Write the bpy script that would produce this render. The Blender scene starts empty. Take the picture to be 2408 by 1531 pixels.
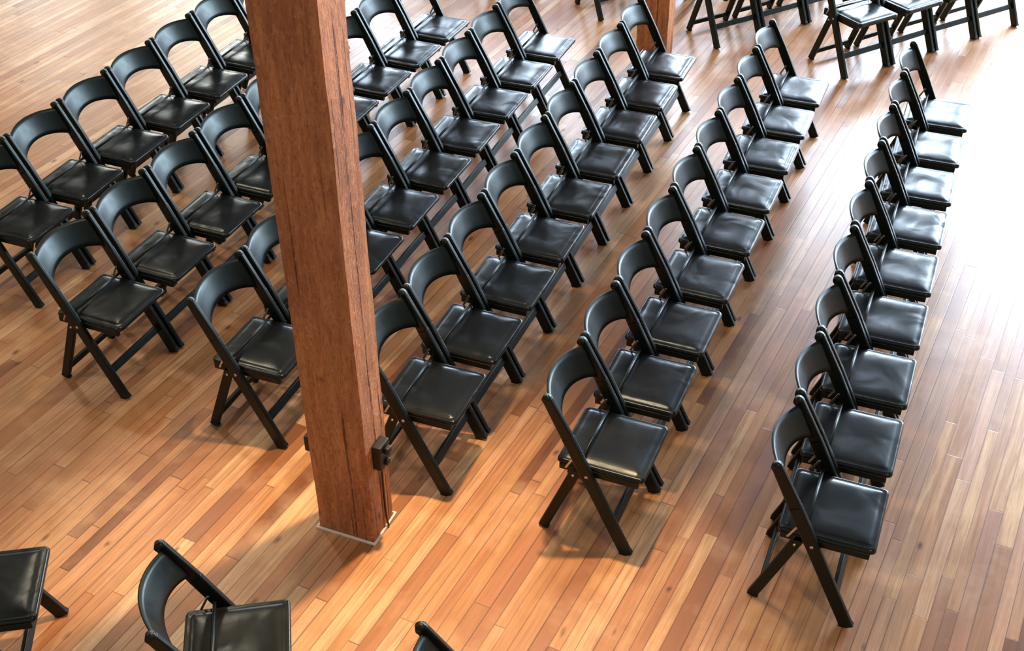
import bpy, bmesh, math, random
from mathutils import Vector, Matrix
random.seed(4)
scene=bpy.context.scene
scene.view_settings.view_transform='Standard'
col=scene.collection

# ------------------------------------------------------------------ materials
def new_mat(name):
    m=bpy.data.materials.new(name); m.use_nodes=True
    nt=m.node_tree; nt.nodes.clear()
    out=nt.nodes.new('ShaderNodeOutputMaterial'); b=nt.nodes.new('ShaderNodeBsdfPrincipled')
    nt.links.new(b.outputs[0],out.inputs[0])
    return m,nt,b
class N:
    def __init__(s,nt): s.nt=nt
    def node(s,t,**k):
        n=s.nt.nodes.new(t)
        for a,v in k.items(): setattr(n,a,v)
        return n
    def lk(s,a,b): s.nt.links.new(a,b)
    def val(s,inp,v):
        if isinstance(v,bpy.types.NodeSocket): s.lk(v,inp)
        else: inp.default_value=v
    def m(s,op,a,b=0.0,c=None):
        n=s.node('ShaderNodeMath',operation=op); s.val(n.inputs[0],a); s.val(n.inputs[1],b)
        if c is not None: s.val(n.inputs[2],c)
        return n.outputs[0]
    def comb(s,x,y,z=0.0):
        n=s.node('ShaderNodeCombineXYZ'); s.val(n.inputs[0],x); s.val(n.inputs[1],y); s.val(n.inputs[2],z); return n.outputs[0]
    def noise(s,vec,scale,detail=3,rough=.5,dist=0):
        n=s.node('ShaderNodeTexNoise'); s.lk(vec,n.inputs['Vector']); n.inputs['Scale'].default_value=scale
        n.inputs['Detail'].default_value=detail; n.inputs['Roughness'].default_value=rough; n.inputs['Distortion'].default_value=dist
        return n.outputs['Fac']
    def ramp(s,f,stops,interp='LINEAR'):
        n=s.node('ShaderNodeValToRGB'); n.color_ramp.interpolation=interp
        e=n.color_ramp.elements
        while len(e)<len(stops): e.new(.5)
        for i,(p,c) in enumerate(stops):
            e[i].position=p; e[i].color=(c[0],c[1],c[2],1) if not isinstance(c,(int,float)) else (c,c,c,1)
        s.lk(f,n.inputs[0]); return n.outputs[0]
    def mix(s,f,a,b,mode='MIX'):
        n=s.node('ShaderNodeMix',data_type='RGBA',blend_type=mode); s.val(n.inputs[0],f)
        for i,v in ((6,a),(7,b)):
            if isinstance(v,tuple): n.inputs[i].default_value=(v[0],v[1],v[2],1)
            else: s.lk(v,n.inputs[i])
        return n.outputs[2]
    def bump(s,h,strength,dist=.01):
        n=s.node('ShaderNodeBump'); s.lk(h,n.inputs['Height']); n.inputs['Strength'].default_value=strength
        n.inputs['Distance'].default_value=dist; return n.outputs[0]
def simple(name,c,r,metal=0,bumpsc=0):
    m,nt,b=new_mat(name); n=N(nt)
    tc=n.node('ShaderNodeTexCoord').outputs['Object']
    f=n.noise(tc,bumpsc or 20,4)
    b.inputs['Base Color'].default_value=(*c,1)
    n.lk(n.mix(f,tuple(x*.75 for x in c),tuple(min(1,x*1.25) for x in c)),b.inputs['Base Color'])
    b.inputs['Roughness'].default_value=r; b.inputs['Metallic'].default_value=metal
    if bumpsc: n.lk(n.bump(f,.2,.005),b.inputs['Normal'])
    return m

PLANK_ROT=math.radians(5)
def floor_material():
    m,nt,b=new_mat('floor_planks'); n=N(nt)
    tc=n.node('ShaderNodeTexCoord').outputs['Object']
    mp=n.node('ShaderNodeMapping'); n.lk(tc,mp.inputs[0]); mp.inputs['Rotation'].default_value=(0,0,PLANK_ROT)
    sp=n.node('ShaderNodeSeparateXYZ'); n.lk(mp.outputs[0],sp.inputs[0])
    X,Y=sp.outputs[0],sp.outputs[1]
    w=.062
    Xw=n.m('ADD',X,n.m('MULTIPLY',n.m('SINE',n.m('MULTIPLY',X,23.)),.010))
    u=n.m('DIVIDE',Xw,w); row=n.m('FLOOR',u); fu=n.m('FRACT',u)
    wn=n.node('ShaderNodeTexWhiteNoise',noise_dimensions='1D'); n.lk(row,wn.inputs['W'])
    rr=wn.outputs['Value']
    L=n.m('ADD',n.m('MULTIPLY',rr,1.6),.8)
    v=n.m('ADD',n.m('DIVIDE',Y,L),n.m('MULTIPLY',rr,37.3)); cl=n.m('FLOOR',v); fv=n.m('FRACT',v)
    wn2=n.node('ShaderNodeTexWhiteNoise',noise_dimensions='2D'); n.lk(n.comb(row,cl),wn2.inputs['Vector'])
    pid=wn2.outputs['Value']
    wn3=n.node('ShaderNodeTexWhiteNoise',noise_dimensions='2D'); n.lk(n.comb(cl,row),wn3.inputs['Vector'])
    pid2=wn3.outputs['Value']
    base=n.ramp(pid,[(0,(.12,.045,.018)),(.035,(.17,.065,.026)),(.06,(.37,.16,.063)),(.25,(.47,.23,.095)),(.6,(.57,.305,.135)),(.85,(.67,.39,.185)),(1,(.78,.50,.27))])
    base=n.mix(n.m('MULTIPLY',n.ramp(pid2,[(.6,0.0),(.85,1.0)]),.4),base,(.52,.20,.09))
    gv=n.comb(n.m('ADD',n.m('MULTIPLY',X,34.),n.m('MULTIPLY',pid,91.)),n.m('MULTIPLY',Y,1.6),n.m('MULTIPLY',pid2,50.))
    g=n.noise(gv,1.0,6,.65,.8)
    base=n.mix(n.m('MULTIPLY',n.ramp(g,[(.32,1.0),(.60,0.0)]),.7),base,(.28,.115,.042))
    gf=n.noise(n.comb(n.m('MULTIPLY',X,160.),n.m('MULTIPLY',Y,5.),pid),1.0,3,.6)
    base=n.mix(n.m('MULTIPLY',n.ramp(gf,[(.45,0.0),(.75,1.0)]),.45),base,(.28,.12,.048))
    bl=n.noise(mp.outputs[0],1.1,5,.65,.4)
    base=n.mix(n.m('MULTIPLY',n.ramp(bl,[(.45,0.0),(.66,1.0)]),.55),base,(.30,.13,.055))
    bl2=n.noise(mp.outputs[0],2.3,4,.6,.2)
    base=n.mix(n.m('MULTIPLY',n.ramp(bl2,[(.52,0.0),(.70,1.0)]),.35),base,(.74,.48,.27))
    kv=n.comb(n.m('MULTIPLY',X,11.),n.m('MULTIPLY',Y,5.),0.)
    vo=n.node('ShaderNodeTexVoronoi'); n.lk(kv,vo.inputs['Vector']); vo.inputs['Scale'].default_value=.7
    kn=n.m('MULTIPLY',n.ramp(vo.outputs['Distance'],[(.03,1.0),(.13,0.0)]),n.ramp(n.noise(kv,.9,2),[(.48,0.0),(.56,1.0)]))
    base=n.mix(n.m('MULTIPLY',kn,.85),base,(.06,.02,.01))
    e1=n.m('MINIMUM',fu,n.m('SUBTRACT',1.0,fu)); e2=n.m('MULTIPLY',n.m('MINIMUM',fv,n.m('SUBTRACT',1.0,fv)),22.)
    seam=n.ramp(n.m('MINIMUM',e1,e2),[(.0,1.0),(.06,0.0)])
    base=n.mix(n.m('MULTIPLY',seam,n.m('MULTIPLY_ADD',pid2,.6,.4)),base,(.07,.026,.011))
    n.lk(base,b.inputs['Base Color'])
    n.lk(n.m('ADD',n.m('MULTIPLY',g,.14),n.m('ADD',n.m('MULTIPLY',pid2,.08),.23)),b.inputs['Roughness'])
    hgt=n.m('ADD',n.m('MULTIPLY',seam,-.6),n.m('MULTIPLY',n.m('ADD',g,pid),.12))
    n.lk(n.bump(hgt,.2,.003),b.inputs['Normal'])
    b.inputs['IOR'].default_value=1.5
    return m
def timber_material(name,c1,c2,dark):
    m,nt,b=new_mat(name); n=N(nt)
    tc=n.node('ShaderNodeTexCoord').outputs['Object']
    def mapped(sc):
        mp=n.node('ShaderNodeMapping'); n.lk(tc,mp.inputs[0]); mp.inputs['Scale'].default_value=sc; return mp.outputs[0]
    g=n.noise(mapped((24,24,1.5)),1.0,9,.8,1.0)
    g2=n.noise(mapped((5,5,1.4)),1.0,5,.65)
    base=n.mix(n.ramp(g,[(.42,0.0),(.58,1.0)]),c1,c2)
    base=n.mix(n.m('MULTIPLY',n.ramp(g2,[(.45,0.0),(.60,1.0)]),.65),base,dark)
    ck=n.ramp(n.noise(mapped((60,60,.8)),1.0,2,.5,.3),[(.65,0.0),(.69,1.0)])
    base=n.mix(n.m('MULTIPLY',ck,.85),base,tuple(x*.25 for x in dark))
    fl=n.ramp(n.noise(mapped((55,55,30)),1.0,4,.75),[(.50,0.0),(.62,1.0)])
    base=n.mix(n.m('MULTIPLY',fl,.4),base,tuple(min(1,x*1.35) for x in c2))
    fd=n.ramp(n.noise(mapped((90,90,26)),1.0,3,.75),[(.54,0.0),(.64,1.0)])
    base=n.mix(n.m('MULTIPLY',fd,.6),base,tuple(x*.7 for x in dark))
    vo=n.node('ShaderNodeTexVoronoi'); n.lk(mapped((9,9,5)),vo.inputs['Vector']); vo.inputs['Scale'].default_value=.8
    base=n.mix(n.m('MULTIPLY',n.ramp(vo.outputs['Distance'],[(.04,1.0),(.12,0.0)]),.75),base,tuple(x*.3 for x in dark))
    n.lk(base,b.inputs['Base Color']); b.inputs['Roughness'].default_value=.72
    n.lk(n.bump(n.m('ADD',n.m('SUBTRACT',g,n.m('MULTIPLY',ck,1.5)),n.m('MULTIPLY',fl,.3)),1.0,.010),b.inputs['Normal'])
    return m

M_floor=floor_material()
M_post=timber_material('post_timber',(.45,.155,.052),(.66,.27,.10),(.28,.088,.032))
def black_wood():
    m,nt,b=new_mat('black_lacquered_wood'); n=N(nt)
    tc=n.node('ShaderNodeTexCoord').outputs['Object']
    f=n.noise(tc,30,3)
    n.lk(n.mix(f,(.0018,.0034,.0028),(.004,.0065,.0055)),b.inputs['Base Color'])
    n.lk(n.m('ADD',n.m('MULTIPLY',f,.15),.30),b.inputs['Roughness'])
    b.inputs['Specular IOR Level'].default_value=.32
    b.inputs['Specular Tint'].default_value=(.82,1,.93,1)
    return m
def vinyl():
    m,nt,b=new_mat('black_vinyl'); n=N(nt)
    tc=n.node('ShaderNodeTexCoord').outputs['Object']
    oi=n.node('ShaderNodeObjectInfo').outputs['Random']
    va=n.node('ShaderNodeVectorMath',operation='ADD'); n.lk(tc,va.inputs[0]); n.lk(n.comb(n.m('MULTIPLY',oi,13.),n.m('MULTIPLY',oi,29.),0.),va.inputs[1])
    w=n.noise(va.outputs[0],6,1.5,.45,.6); fine=n.noise(tc,180,2)
    b.inputs['Base Color'].default_value=(.004,.005,.0055,1)
    n.lk(n.m('ADD',n.m('MULTIPLY',w,.14),n.m('MULTIPLY_ADD',oi,.05,.17)),b.inputs['Roughness'])
    n.lk(n.bump(n.m('ADD',w,n.m('MULTIPLY',fine,.03)),.28,.02),b.inputs['Normal'])
    b.inputs['Specular IOR Level'].default_value=.42
    b.inputs['Specular Tint'].default_value=(.88,1,.97,1)
    return m
M_bw=black_wood(); M_vn=vinyl()
M_metal=simple('steel_hardware',(.6,.58,.55),.3,1)
M_blackplastic=simple('black_plastic',(.008,.008,.008),.45)
M_white=simple('white_painted_trim',(.75,.70,.64),.5)
M_wall=simple('wall_plaster',(.32,.31,.29),.8,0,6)
M_ceil=simple('ceiling_boards',(.10,.095,.09),.8,0,4)

# ------------------------------------------------------------------ mesh helpers
def add_bar(bm,p0,p1,wdir,w,t,mi=0,bev=.004,seg=2,taper=1.0):
    p0=Vector(p0);p1=Vector(p1);d=(p1-p0).normalized();wd=Vector(wdir);wd=(wd-d*wd.dot(d)).normalized();td=d.cross(wd)
    vs=[]
    for p,k in ((p0,1),(p1,taper)):
        for a,b_ in ((-1,-1),(1,-1),(1,1),(-1,1)): vs.append(bm.verts.new(p+wd*a*w/2*k+td*b_*t/2))
    fs=[bm.faces.new([vs[i] for i in q]) for q in ((0,3,2,1),(4,5,6,7),(0,1,5,4),(1,2,6,5),(2,3,7,6),(3,0,4,7))]
    for f in fs: f.material_index=mi
    if bev:
        es=list({e for f in fs for e in f.edges})
        r=bmesh.ops.bevel(bm,geom=es,offset=bev,segments=seg,affect='EDGES',profile=.6)
        for f in r['faces']: f.material_index=mi; f.smooth=True
def add_cyl(bm,p0,p1,r,mi=0,n=12):
    p0=Vector(p0);p1=Vector(p1);d=(p1-p0);L=d.length;rot=d.to_track_quat('Z','Y').to_matrix().to_4x4()
    res=bmesh.ops.create_cone(bm,cap_ends=True,segments=n,radius1=r,radius2=r,depth=L,matrix=Matrix.Translation((p0+p1)/2)@rot)
    for v in res['verts']:
        for f in v.link_faces: f.material_index=mi; f.smooth=True
def finish(bm,name,mats,smooth_angle=None):
    bmesh.ops.recalc_face_normals(bm,faces=bm.faces[:])
    me=bpy.data.meshes.new(name); bm.to_mesh(me); bm.free()
    for m in mats: me.materials.append(m)
    return me
def obj(name,me,loc=(0,0,0),rz=0,parent=None):
    o=bpy.data.objects.new(name,me); col.objects.link(o); o.location=loc; o.rotation_euler=(0,0,rz)
    if parent: o.parent=parent
    return o

# ------------------------------------------------------------------ folding chair
def build_chair():
    bm=bmesh.new()
    TOPX,FX,RX=-.216,.169,-.237
    YS=.2115; SW=.056; ST=.026
    def stx(z): return TOPX+(FX-TOPX)*(.79-z)/.79
    for s in (-1,1):
        add_bar(bm,(stx(.012),s*YS,.014),(stx(.60),s*YS,.60),(1,0,0),SW,ST,0,.006)
        add_bar(bm,(stx(.585),s*YS,.585),(stx(.785)-.004,s*YS,.785),(1,0,0),SW,ST,0,.007,2,.8)
        add_cyl(bm,(stx(.785)-.003,s*(YS-.0125),.781),(stx(.785)-.003,s*(YS+.0125),.781),.0215,0,16)
        add_bar(bm,(stx(.0)+.002,s*YS,.001),(stx(.02),s*YS,.02),(1,0,0),SW+.002,ST+.001,0,.003)
        add_bar(bm,(RX,s*.184,.012),(-.078,s*.184,.425),(1,0,0),.046,.024,0,.006)
        add_bar(bm,(RX-.002,s*.184,.001),(RX+.006,s*.184,.018),(1,0,0),.048,.026,0,.003)
        add_bar(bm,(-.165,s*.184,.408),(.195,s*.184,.408),(0,0,1),.032,.024,0,.004)
        add_cyl(bm,(stx(.408),s*.176,.408),(stx(.408),s*.2262,.408),.008,1,10)
        add_cyl(bm,(-.10,s*.170,.37),(-.10,s*.2,.37),.006,1,10)
        add_bar(bm,(stx(.50)-.012,s*.1965,.50),(-.135,s*.1965,.405),(1,0,0),.010,.003,1,.001,1)
    add_bar(bm,(.172,-.18,.405),(.172,.18,.405),(0,0,1),.028,.02,0,.004)
    add_bar(bm,(-.15,-.18,.405),(-.15,.18,.405),(0,0,1),.028,.02,0,.004)
    add_bar(bm,(stx(.15),-YS,.15),(stx(.15),YS,.15),(-.45,0,.9),.040,.02,0,.004)
    add_bar(bm,(RX+.025,-.186,.07),(RX+.025,.186,.07),(0,0,1),.034,.02,0,.004)
    add_cyl(bm,(stx(.47)-.006,-YS,.47),(stx(.47)-.006,YS,.47),.007,0,10)
    NY,NZ=24,6; th=.014
    def rp(t,k,side):
        a=1-t*t
        zt=.768+.018*a; zb=.605+.052*a**.7
        z=zb+(zt-zb)*k
        x=stx(z)-.002-.058*a
        nrm=Vector((.899,0,.438)); p=Vector((x,t*(YS-.005),z))
        return p+nrm*(side*th/2)
    g={}
    for sd in (-1,1):
        for i in range(NY+1):
            for j in range(NZ+1):
                t=-1+2*i/NY; k=j/NZ
                p=rp(t,k,sd*(.55 if j in (0,NZ) else 1)); g[sd,i,j]=bm.verts.new(p)
    def F(*v):
        f=bm.faces.new(v); f.smooth=True; f.material_index=0
    for i in range(NY):
        for j in range(NZ):
            F(g[1,i,j],g[1,i+1,j],g[1,i+1,j+1],g[1,i,j+1]); F(g[-1,i,j],g[-1,i,j+1],g[-1,i+1,j+1],g[-1,i+1,j])
        F(g[1,i,0],g[-1,i,0],g[-1,i+1,0],g[1,i+1,0]); F(g[1,i,NZ],g[1,i+1,NZ],g[-1,i+1,NZ],g[-1,i,NZ])
    for j in range(NZ):
        F(g[1,0,j],g[1,0,j+1],g[-1,0,j+1],g[-1,0,j]); F(g[1,NY,j],g[-1,NY,j],g[-1,NY,j+1],g[1,NY,j+1])
    x0,x1=-.178,.214; n=28
    def outline(u,v,r=.024):
        cx=(x0+x1)/2; hx=(x1-x0)/2; hy=.190
        X=u*hx; Y=v*hy
        ax,ay=abs(X)-(hx-r),abs(Y)-(hy-r)
        if ax>0 and ay>0:
            m=max(ax,ay); L=math.hypot(ax,ay)
            X=math.copysign(hx-r+ax*m/L,X); Y=math.copysign(hy-r+ay*m/L,Y)
        return cx+X,Y
    def clus(i):
        t=-1+2*i/n; return math.copysign(1-(1-abs(t))**1.5,t)
    top={}
    for i in range(n+1):
        for j in range(n+1):
            u,v=clus(i),clus(j); X,Y=outline(u,v)
            e=min((1-abs(u))*.196,(1-abs(v))*.19)
            h=.006*min(1,e/.008)**.5
            h+=.010*(1-math.exp(-max(0,e-.018)/.03)) 
            if .012<e<.022: h-=.003
            h-=.006*math.exp(-((X-.0)**2+Y*Y)/.012)
            top[i,j]=bm.verts.new((X,Y,.437+h))
    def F2(vs):
        f=bm.faces.new(vs); f.smooth=True; f.material_index=2
    for i in range(n):
        for j in range(n): F2((top[i,j],top[i+1,j],top[i+1,j+1],top[i,j+1]))
    ring=[(i,0) for i in range(n)]+[(n,j) for j in range(n)]+[(n-i,n) for i in range(n)]+[(0,n-j) for j in range(n)]
    cxm=(x0+x1)/2
    prev=[top[r] for r in ring]
    for dz,sc in ((-.006,1.012),(-.014,1.012),(-.018,.99)):
        cur=[bm.verts.new((cxm+(top[r].co.x-cxm)*sc,top[r].co.y*sc,.437+dz)) for r in ring]
        for k in range(len(ring)): F2((prev[k],cur[k],cur[(k+1)%len(ring)],prev[(k+1)%len(ring)]))
        prev=cur
    bm.faces.new(prev[::-1]).material_index=2
    return finish(bm,'folding_chair',[M_bw,M_metal,M_vn])
CH=build_chair()
def chair(x,y,r): obj('folding_chair',CH,(x,y,0),r)
rows=[(-.199,3.889,.012,.471),(-1.174,3.936,-.003,.467),(-2.074,3.979,.004,.468),(-2.963,3.981,.004,.467),(-3.905,4.013,-.023,.466),(-4.853,4.497-.0,.005,.468)]
for k,(x,y,th,s) in enumerate(rows):
    cnt=9 if k<5 else 8
    for i in range(cnt):
        chair(x-math.sin(th)*i*s,y+math.cos(th)*i*s,th+random.uniform(-.012,.012))
for x,y in ((-2.118,2.36),(-3.161,2.242),(-1.068,2.373)): chair(x,y,math.radians(31))
th=math.radians(-37)
for k in range(5):
    bx,by=-.97-1.025*k,9.14+.185*k
    for i in range(4 if k==0 else 5):
        chair(bx+.6018*.47*i,by+.7986*.47*i,th+random.uniform(-.02,.02))

# ------------------------------------------------------------------ posts
CEIL=7.5
def post(name,xa,xb,ya,yb,outlet):
    bm=bmesh.new()
    w,d=xb-xa,yb-ya
    nz=60; ring=[]
    rnd=random.Random(int(abs(xa*100)))
    c=.010
    sec=[(-w/2+c,-d/2),(w/2-c,-d/2),(w/2,-d/2+c),(w/2,d/2-c),(w/2-c,d/2),(-w/2+c,d/2),(-w/2,d/2-c),(-w/2,-d/2+c)]
    for k in range(nz+1):
        z=CEIL*k/nz
        ring.append([bm.verts.new((x+rnd.uniform(-.0018,.0018),y+rnd.uniform(-.0018,.0018),z)) for x,y in sec])
    for k in range(nz):
        for i in range(8): bm.faces.new((ring[k][i],ring[k][(i+1)%8],ring[k+1][(i+1)%8],ring[k+1][i]))
    bm.faces.new(ring[0][::-1]); bm.faces.new(ring[-1])
    e=bpy.data.objects.new(name,None); col.objects.link(e); e.location=((xa+xb)/2,(ya+yb)/2,0)
    obj('timber',finish(bm,'timber',[M_post]),parent=e)
    bm=bmesh.new(); h=.012; t=.010
    for a,b_ in (((-w/2-t,-d/2-t/2,h/2+.0005),(w/2+t,-d/2-t/2,h/2+.0005)),((-w/2-t,d/2+t/2,h/2+.0005),(w/2+t,d/2+t/2,h/2+.0005))):
        add_bar(bm,a,b_,(0,1,0),t,h,0,.002)
    for s in (-1,1): add_bar(bm,(s*(w/2+t/2),-d/2,h/2+.0005),(s*(w/2+t/2),d/2,h/2+.0005),(1,0,0),t,h,0,.002)
    obj('base_trim',finish(bm,'base_trim',[M_white]),parent=e)
    if outlet:
        bm=bmesh.new()
        add_bar(bm,(w/2+.022,.0,.41),(w/2+.022,.0,.54),(0,1,0),.085,.044,0,.006)
        add_bar(bm,(w/2+.045,.0,.44),(w/2+.06,.0,.44),(0,1,0),.03,.03,0,.006)
        add_bar(bm,(w/2+.045,.0,.507),(w/2+.07,.0,.507),(0,1,0),.035,.035,0,.008)
        obj('outlet_box',finish(bm,'outlet_box',[M_blackplastic]),parent=e)
        bm=bmesh.new()
        add_bar(bm,(-w/2-.012,-.066,.46),(-w/2-.012,-.066,.54),(0,1,0),.05,.024,0,.005)
        obj('outlet_box_small',finish(bm,'outlet_box_small',[M_blackplastic]),parent=e)
        cu=bpy.data.curves.new('power_cable','CURVE'); cu.dimensions='3D'; cu.bevel_depth=.0045; cu.bevel_resolution=3
        sp=cu.splines.new('BEZIER'); pts=[(w/2+.012,.02,.42),(w/2+.007,.02,.34),(w/2+.006,.02,.2),(w/2+.008,.02,.06),(w/2+.014,.02,.008)]
        sp.bezier_points.add(len(pts)-1)
        for p,q in zip(sp.bezier_points,pts): p.co=q; p.handle_left_type=p.handle_right_type='AUTO'
        cu.materials.append(M_blackplastic)
        o=bpy.data.objects.new('power_cable',cu); col.objects.link(o); o.parent=e
post('timber_post',-2.36,-2.08,3.36,3.56,True)
post('timber_post',-2.50,-2.26,8.52,8.70,False)

# ------------------------------------------------------------------ room shell
X0,X1,Y0,Y1=-15.,8.,-5.,14.
def box_me(name,a,b_,mat):
    bm=bmesh.new(); bmesh.ops.create_cube(bm,size=1)
    for v in bm.verts: v.co=Vector(((a[0]+b_[0])/2+v.co.x*(b_[0]-a[0]),(a[1]+b_[1])/2+v.co.y*(b_[1]-a[1]),(a[2]+b_[2])/2+v.co.z*(b_[2]-a[2])))
    return finish(bm,name,[mat])
obj('floor',box_me('floor',(X0,Y0,-.1),(X1,Y1,0),M_floor))
obj('ceiling',box_me('ceiling',(X0,Y0,CEIL),(X1,Y1,CEIL+.15),M_ceil))
obj('wall_left',box_me('wall_left',(X0-.2,Y0,0),(X0,Y1,CEIL),M_wall))
obj('wall_back',box_me('wall_back',(X0,Y0-.2,0),(X1,Y0,CEIL),M_wall))
obj('wall_right',box_me('wall_right',(X1,Y0,0),(X1+.2,Y1,CEIL),M_wall))
# (centre, width, watts per m2)
wins=[(-13.6,2.0,26,0),(-10.6,2.2,30,0),(-7.6,1.3,75,1),(-5.5,1.3,80,1),(-3.5,1.3,80,1),(-1.15,1.5,135,1),(1.55,2.5,185,1),(4.6,2.6,185,1)]  # first two windows are added for a pale reflection on the left floor
ZB,ZT=1.2,4.5
bm=bmesh.new()
def bx(bm,a,b_):
    r=bmesh.ops.create_cube(bm,size=1)
    for v in r['verts']: v.co=Vector(((a[0]+b_[0])/2+v.co.x*(b_[0]-a[0]),(a[1]+b_[1])/2+v.co.y*(b_[1]-a[1]),(a[2]+b_[2])/2+v.co.z*(b_[2]-a[2])))
bx(bm,(X0,Y1,0),(X1,Y1+.25,ZB)); bx(bm,(X0,Y1,ZT),(X1,Y1+.25,CEIL))
px=X0
for c,w,_,_ in wins: bx(bm,(px,Y1,ZB),(c-w/2,Y1+.25,ZT)); px=c+w/2
bx(bm,(px,Y1,ZB),(X1,Y1+.25,ZT))
obj('wall_far',finish(bm,'wall_far',[M_wall]))
for k,(c,w,pw,cool) in enumerate(wins):
    e=bpy.data.objects.new('window_%d'%(k+1),None); col.objects.link(e); e.location=(c,Y1+.12,0)
    bm=bmesh.new()
    bx(bm,(-w/2,-.05,ZB),(-w/2+.06,.05,ZT)); bx(bm,(w/2-.06,-.05,ZB),(w/2,.05,ZT)); bx(bm,(-w/2,-.05,ZB),(w/2,.05,ZB+.06)); bx(bm,(-w/2,-.05,ZT-.06),(w/2,.05,ZT))
    for q in range(1,4): zz=ZB+(ZT-ZB)*q/4; bx(bm,(-w/2,-.02,zz-.02),(w/2,.02,zz+.02))
    bx(bm,(-.02,-.02,ZB),(.02,.02,ZT))
    obj('frame',finish(bm,'frame',[M_white]),parent=e)
    L=bpy.data.lights.new('daylight','AREA'); L.shape='RECTANGLE'; L.size=w; L.size_y=ZT-ZB; L.color=(.67,.81,1.0) if cool else (.95,.97,.90)
    L.energy=pw*w*(ZT-ZB)
    o=bpy.data.objects.new('daylight',L); col.objects.link(o); o.parent=e; o.location=(0,.12,(ZB+ZT)/2); o.rotation_euler=(-math.radians(90),0,0)
obj('baseboard_far',box_me('baseboard_far',(X0,Y1-.02,0),(X1,Y1,.15),M_white))
obj('baseboard_left',box_me('baseboard_left',(X0,Y0,0),(X0+.02,Y1-.02,.15),M_white))

def add_lamp(x,y,z,e,spot=None,col_=(1,.72,.45),aim=None,R=.2):  # builds lamps out of view, mostly added for fill
    bm=bmesh.new()
    prof=[(.03,.22),(.3*R,.20),(.6*R,.12),(R,0)]
    seg=32; rr=[]
    for r,zz in prof: rr.append([bm.verts.new((r*math.cos(2*math.pi*i/seg),r*math.sin(2*math.pi*i/seg),zz)) for i in range(seg)])
    for a in range(3):
        for i in range(seg):
            f=bm.faces.new((rr[a][i],rr[a][(i+1)%seg],rr[a+1][(i+1)%seg],rr[a+1][i])); f.smooth=True
    bm.faces.new(rr[0])
    add_cyl(bm,(0,0,.2),(0,0,CEIL-z),.008,0,8)
    em=bpy.data.objects.new('unseen_lamp',None); col.objects.link(em); em.location=(x,y,z)
    obj('shade',finish(bm,'shade',[M_blackplastic]),parent=em)
    if spot:
        L=bpy.data.lights.new('lamp_light','SPOT'); L.spot_size=math.radians(spot); L.spot_blend=1.; L.shadow_soft_size=.12
    else:
        L=bpy.data.lights.new('lamp_light','AREA'); L.shape='DISK'; L.size=1.9*R
    L.energy=e; L.color=col_
    o=bpy.data.objects.new('lamp_light',L); col.objects.link(o); o.parent=em; o.location=(0,0,-.02)
    if aim: o.rotation_euler=(Vector(aim)-Vector((x,y,z))).to_track_quat('-Z','Y').to_euler()
add_lamp(-1.7,4.7,6.2,2500,36,(1,.64,.34),aim=(-1.95,2.85,0))  # unseen ceiling spotlight, aimed at the warm patch by the near post
for x,y,e in ((-7,1,115),(-7,7,105),(-2.5,6,110),(2.5,0,160),(-11,4,110)): add_lamp(x,y,6.4,e,None,(1,.82,.60),R=.35)  # invented overhead lamps, added out of view as soft fill

w=bpy.data.worlds.new('World'); scene.world=w; w.use_nodes=True
bg=w.node_tree.nodes['Background']; bg.inputs[0].default_value=(.75,.85,1,1); bg.inputs[1].default_value=1.0

# ------------------------------------------------------------------ camera
az,pt,ro,fl,h=-.3938,.6431,-.0113,2929.94,4.1447
f=Vector((math.sin(az)*math.cos(pt),math.cos(az)*math.cos(pt),-math.sin(pt)))
r=f.cross(Vector((0,0,1))).normalized(); u=r.cross(f)
r2=math.cos(ro)*r+math.sin(ro)*u; u2=-math.sin(ro)*r+math.cos(ro)*u
cam=bpy.data.cameras.new('camera'); cam.sensor_width=36; cam.lens=fl/2408*36; cam.clip_end=100
co=bpy.data.objects.new('camera',cam); col.objects.link(co)
M=Matrix((r2,u2,-f)).transposed().to_4x4(); M.translation=Vector((0,0,h)); co.matrix_world=M
scene.camera=co
